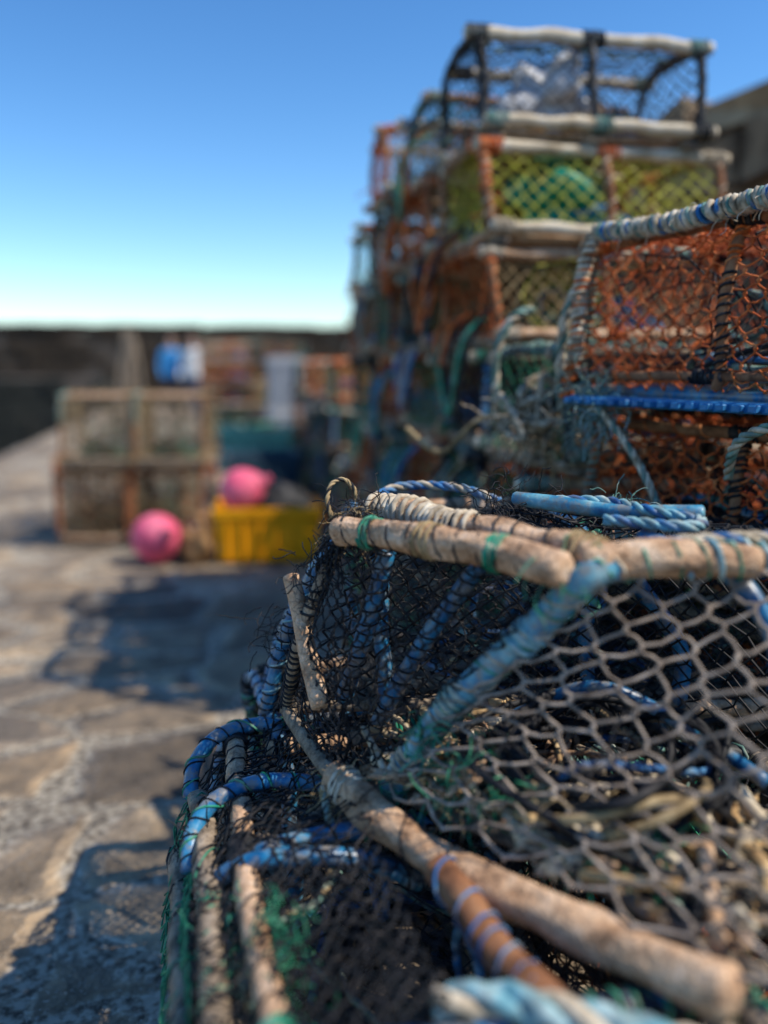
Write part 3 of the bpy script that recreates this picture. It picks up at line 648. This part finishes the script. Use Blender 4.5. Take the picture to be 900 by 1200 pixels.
bm.faces.new([bm.verts.new(q) for q in((-s,-s,-2.5),(s,-s,-2.5),(s,s,-2.5),(-s,s,-2.5))]); me=bpy.data.meshes.new('sea'); bm.to_mesh(me); bm.free(); me.materials.append(m); obj('sea',me)
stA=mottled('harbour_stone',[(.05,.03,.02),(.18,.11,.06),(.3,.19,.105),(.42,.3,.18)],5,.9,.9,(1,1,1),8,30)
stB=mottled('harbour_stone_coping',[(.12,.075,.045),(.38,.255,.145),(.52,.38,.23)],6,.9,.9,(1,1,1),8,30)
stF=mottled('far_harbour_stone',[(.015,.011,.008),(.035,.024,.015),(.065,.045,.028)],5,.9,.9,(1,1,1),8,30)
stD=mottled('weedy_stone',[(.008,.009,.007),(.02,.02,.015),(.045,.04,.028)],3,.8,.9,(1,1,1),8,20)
morm=mottled('mortar',[(.06,.045,.035),(.12,.1,.08)],20,.95,.5)
def stone_wall(name,o,d,L,z0,z1,th,mat,ch=.38,cop=True,seed=1,cmat=None,rg_=.02):
    rw=random.Random(seed); d=V((d[0],d[1],0)).normalized(); n=V((-d.y,d.x,0)); o=V(o)
    rot=Matrix((d,n,V((0,0,1)))).transposed(); b=MB()
    top=z1-(.18 if cop else 0); nr_=max(1,round((top-z0)/ch)); h=(top-z0)/nr_
    b.box(o+d*L/2+V((0,0,(z0+top)/2)),(L-.1,th-.06,top-z0-.02),'shell',mi=2,rot=rot)
    for r in range(nr_):
        s=-rw.uniform(0,.4)
        while s<L:
            l=rw.uniform(.4,.9); e=min(L,s+l); s0=max(0,s)
            if e-s0>.05:
                b.box(o+d*((s0+e)/2)+V((0,0,z0+h*(r+.5)))+n*rw.uniform(-.04,.04),(e-s0-.018,th,h-.018),'shell',rw,rg_,rot,mi=0)
            s+=l
    if cop:
        s=0
        while s<L:
            l=rw.uniform(.5,1.0); e=min(L,s+l)
            b.box(o+d*((s+e)/2)+V((0,0,z1-.09+rw.uniform(-.03,.03)))+n*rw.uniform(-.04,.04),(e-s-.015,th+.1,.175),'shell',rw,rg_*1.5,rot,mi=1); s+=l
    me=b.mesh(name,[mat,cmat or stB,morm],False); ob=obj(name,me); m=ob.modifiers.new('bv','BEVEL'); m.width=.03; m.segments=3; return ob
stone_wall('harbour_wall',(2.75,-4,0),(0,1),18,-.3,2.36,.6,stA,ch=.26,seed=3,rg_=.045)
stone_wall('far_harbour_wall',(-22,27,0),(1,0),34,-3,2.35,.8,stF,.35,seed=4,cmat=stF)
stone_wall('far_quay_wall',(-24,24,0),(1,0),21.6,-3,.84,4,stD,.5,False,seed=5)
# ------------------------------------------------------------------ people
def person(loc,rz,top,trous,skin=(.5,.3,.22),stride=.12):
    m,nt,bb=newmat('person_clothes'); tc=N(nt,'ShaderNodeTexCoord'); sp=N(nt,'ShaderNodeSeparateXYZ'); nt.links.new(tc.outputs['Object'],sp.inputs[0])
    mr=N(nt,'ShaderNodeMath',operation='DIVIDE'); mr.inputs[1].default_value=1.8; nt.links.new(sp.outputs['Z'],mr.inputs[0])
    r=ramp(nt,[(0,(.03,.02,.02)),(.055,trous),(.5,top),(.825,skin)],'CONSTANT'); nt.links.new(mr.outputs[0],r.inputs[0]); nt.links.new(r.outputs[0],bb.inputs['Base Color']); bb.inputs['Roughness'].default_value=.85
    pts={'pel':((0,0,.95),.15),'chest':((0,0,1.25),.17),'sh':((0,0,1.42),.12),'neck':((0,0,1.5),.06),'h0':((0,-.01,1.58),.085),'h1':((0,-.01,1.68),.1),'h2':((0,0,1.75),.07)}
    E=[('pel','chest'),('chest','sh'),('sh','neck'),('neck','h0'),('h0','h1'),('h1','h2')]
    for s,k in((-1,'l'),(1,'r')):
        st=stride*s
        pts.update({k+'hip':((s*.1,0,.9),.1),k+'kn':((s*.11,-st*.5-.02,.5),.065),k+'an':((s*.11,-st,.09),.045),k+'to':((s*.12,-st-.16,.04),.04),
          k+'s':((s*.19,0,1.42),.075),k+'el':((s*.25,st*.3+.03,1.13),.05),k+'wr':((s*.25,st*.6-.08,.9),.035),k+'ha':((s*.24,st*.6-.11,.82),.04)})
        E+= [('pel',k+'hip'),(k+'hip',k+'kn'),(k+'kn',k+'an'),(k+'an',k+'to'),('sh',k+'s'),(k+'s',k+'el'),(k+'el',k+'wr'),(k+'wr',k+'ha')]
    ks=list(pts); me=bpy.data.meshes.new('person'); me.from_pydata([pts[k][0] for k in ks],[(ks.index(a),ks.index(c)) for a,c in E],[])
    o=obj('person',me,loc,(0,0,rz)); me.materials.append(m)
    o.modifiers.new('skin','SKIN'); sv=me.skin_vertices[0].data
    for k,v in zip(ks,sv): rr=pts[k][1]; v.radius=(rr,rr*.8 if k in('pel','chest','sh') else rr)
    sv[0].use_root=True
    o.modifiers.new('sub','SUBSURF').render_levels=2
    hm=simple('hair',[(.02,.012,.008),(.06,.035,.02)],.7,60)
    b=MB(); b.blob((0,.02,1.705),(.097,.11,.1),'shell',rg,.1,2,rot=Matrix.Identity(3)); b.blob((0,-.105,1.64),(.012,.018,.02),'shell',rg,.0,1,rot=Matrix.Identity(3))
    obj('hair',b.mesh('hair',[hm]*len(MATS)),parent=o)
    return o
person((-.58,19.5,0),.3,(.03,.25,.55),(.03,.03,.05)); person((-.12,19.2,0),-.4,(.8,.77,.72),(.08,.09,.14))
# ------------------------------------------------------------------ light
sd=V((.68,-.36,1.0)).normalized()
el=math.asin(sd.z); az=math.atan2(sd.x,sd.y)
w=bpy.data.worlds.new('World'); scene.world=w; w.use_nodes=True; nt=w.node_tree
bg=nt.nodes['Background']; sky=nt.nodes.new('ShaderNodeTexSky'); sky.sky_type='NISHITA'; sky.sun_disc=False; sky.sun_elevation=el; sky.sun_rotation=az
sky.air_density=1.0; sky.dust_density=.1; sky.ozone_density=3.0
hs=nt.nodes.new('ShaderNodeHueSaturation'); hs.inputs['Saturation'].default_value=1.2; hs.inputs['Value'].default_value=1.6*.12; hs.inputs['Hue'].default_value=.498
ga=nt.nodes.new('ShaderNodeGamma'); ga.inputs['Gamma'].default_value=1.22
sc=nt.nodes.new('ShaderNodeVectorMath'); sc.operation='SCALE'; sc.inputs['Scale'].default_value=1.0/.12
nt.links.new(sky.outputs[0],hs.inputs['Color']); nt.links.new(hs.outputs[0],ga.inputs['Color']); nt.links.new(ga.outputs[0],sc.inputs[0]); nt.links.new(sc.outputs[0],bg.inputs[0]); bg.inputs[1].default_value=.12
ld=bpy.data.lights.new('sun','SUN'); ld.energy=5.0; ld.angle=math.radians(.5); ld.color=(1,.92,.8)
lo=bpy.data.objects.new('sun',ld); scene.collection.objects.link(lo); lo.rotation_euler=sd.to_track_quat('Z','Y').to_euler()
# ------------------------------------------------------------------ camera
cd=bpy.data.cameras.new('camera'); co=bpy.data.objects.new('camera',cd); scene.collection.objects.link(co)
co.location=(0,0,1.1); co.rotation_euler=(math.radians(90-9.65),0,math.radians(-12.1))
cd.sensor_fit='VERTICAL'; cd.sensor_height=24; cd.lens=20; cd.clip_start=.02; cd.clip_end=6000
cd.dof.use_dof=True; cd.dof.focus_distance=1.28; cd.dof.aperture_fstop=.68
scene.camera=co
scene.view_settings.view_transform='Standard'; scene.view_settings.look='None'; scene.view_settings.exposure=0
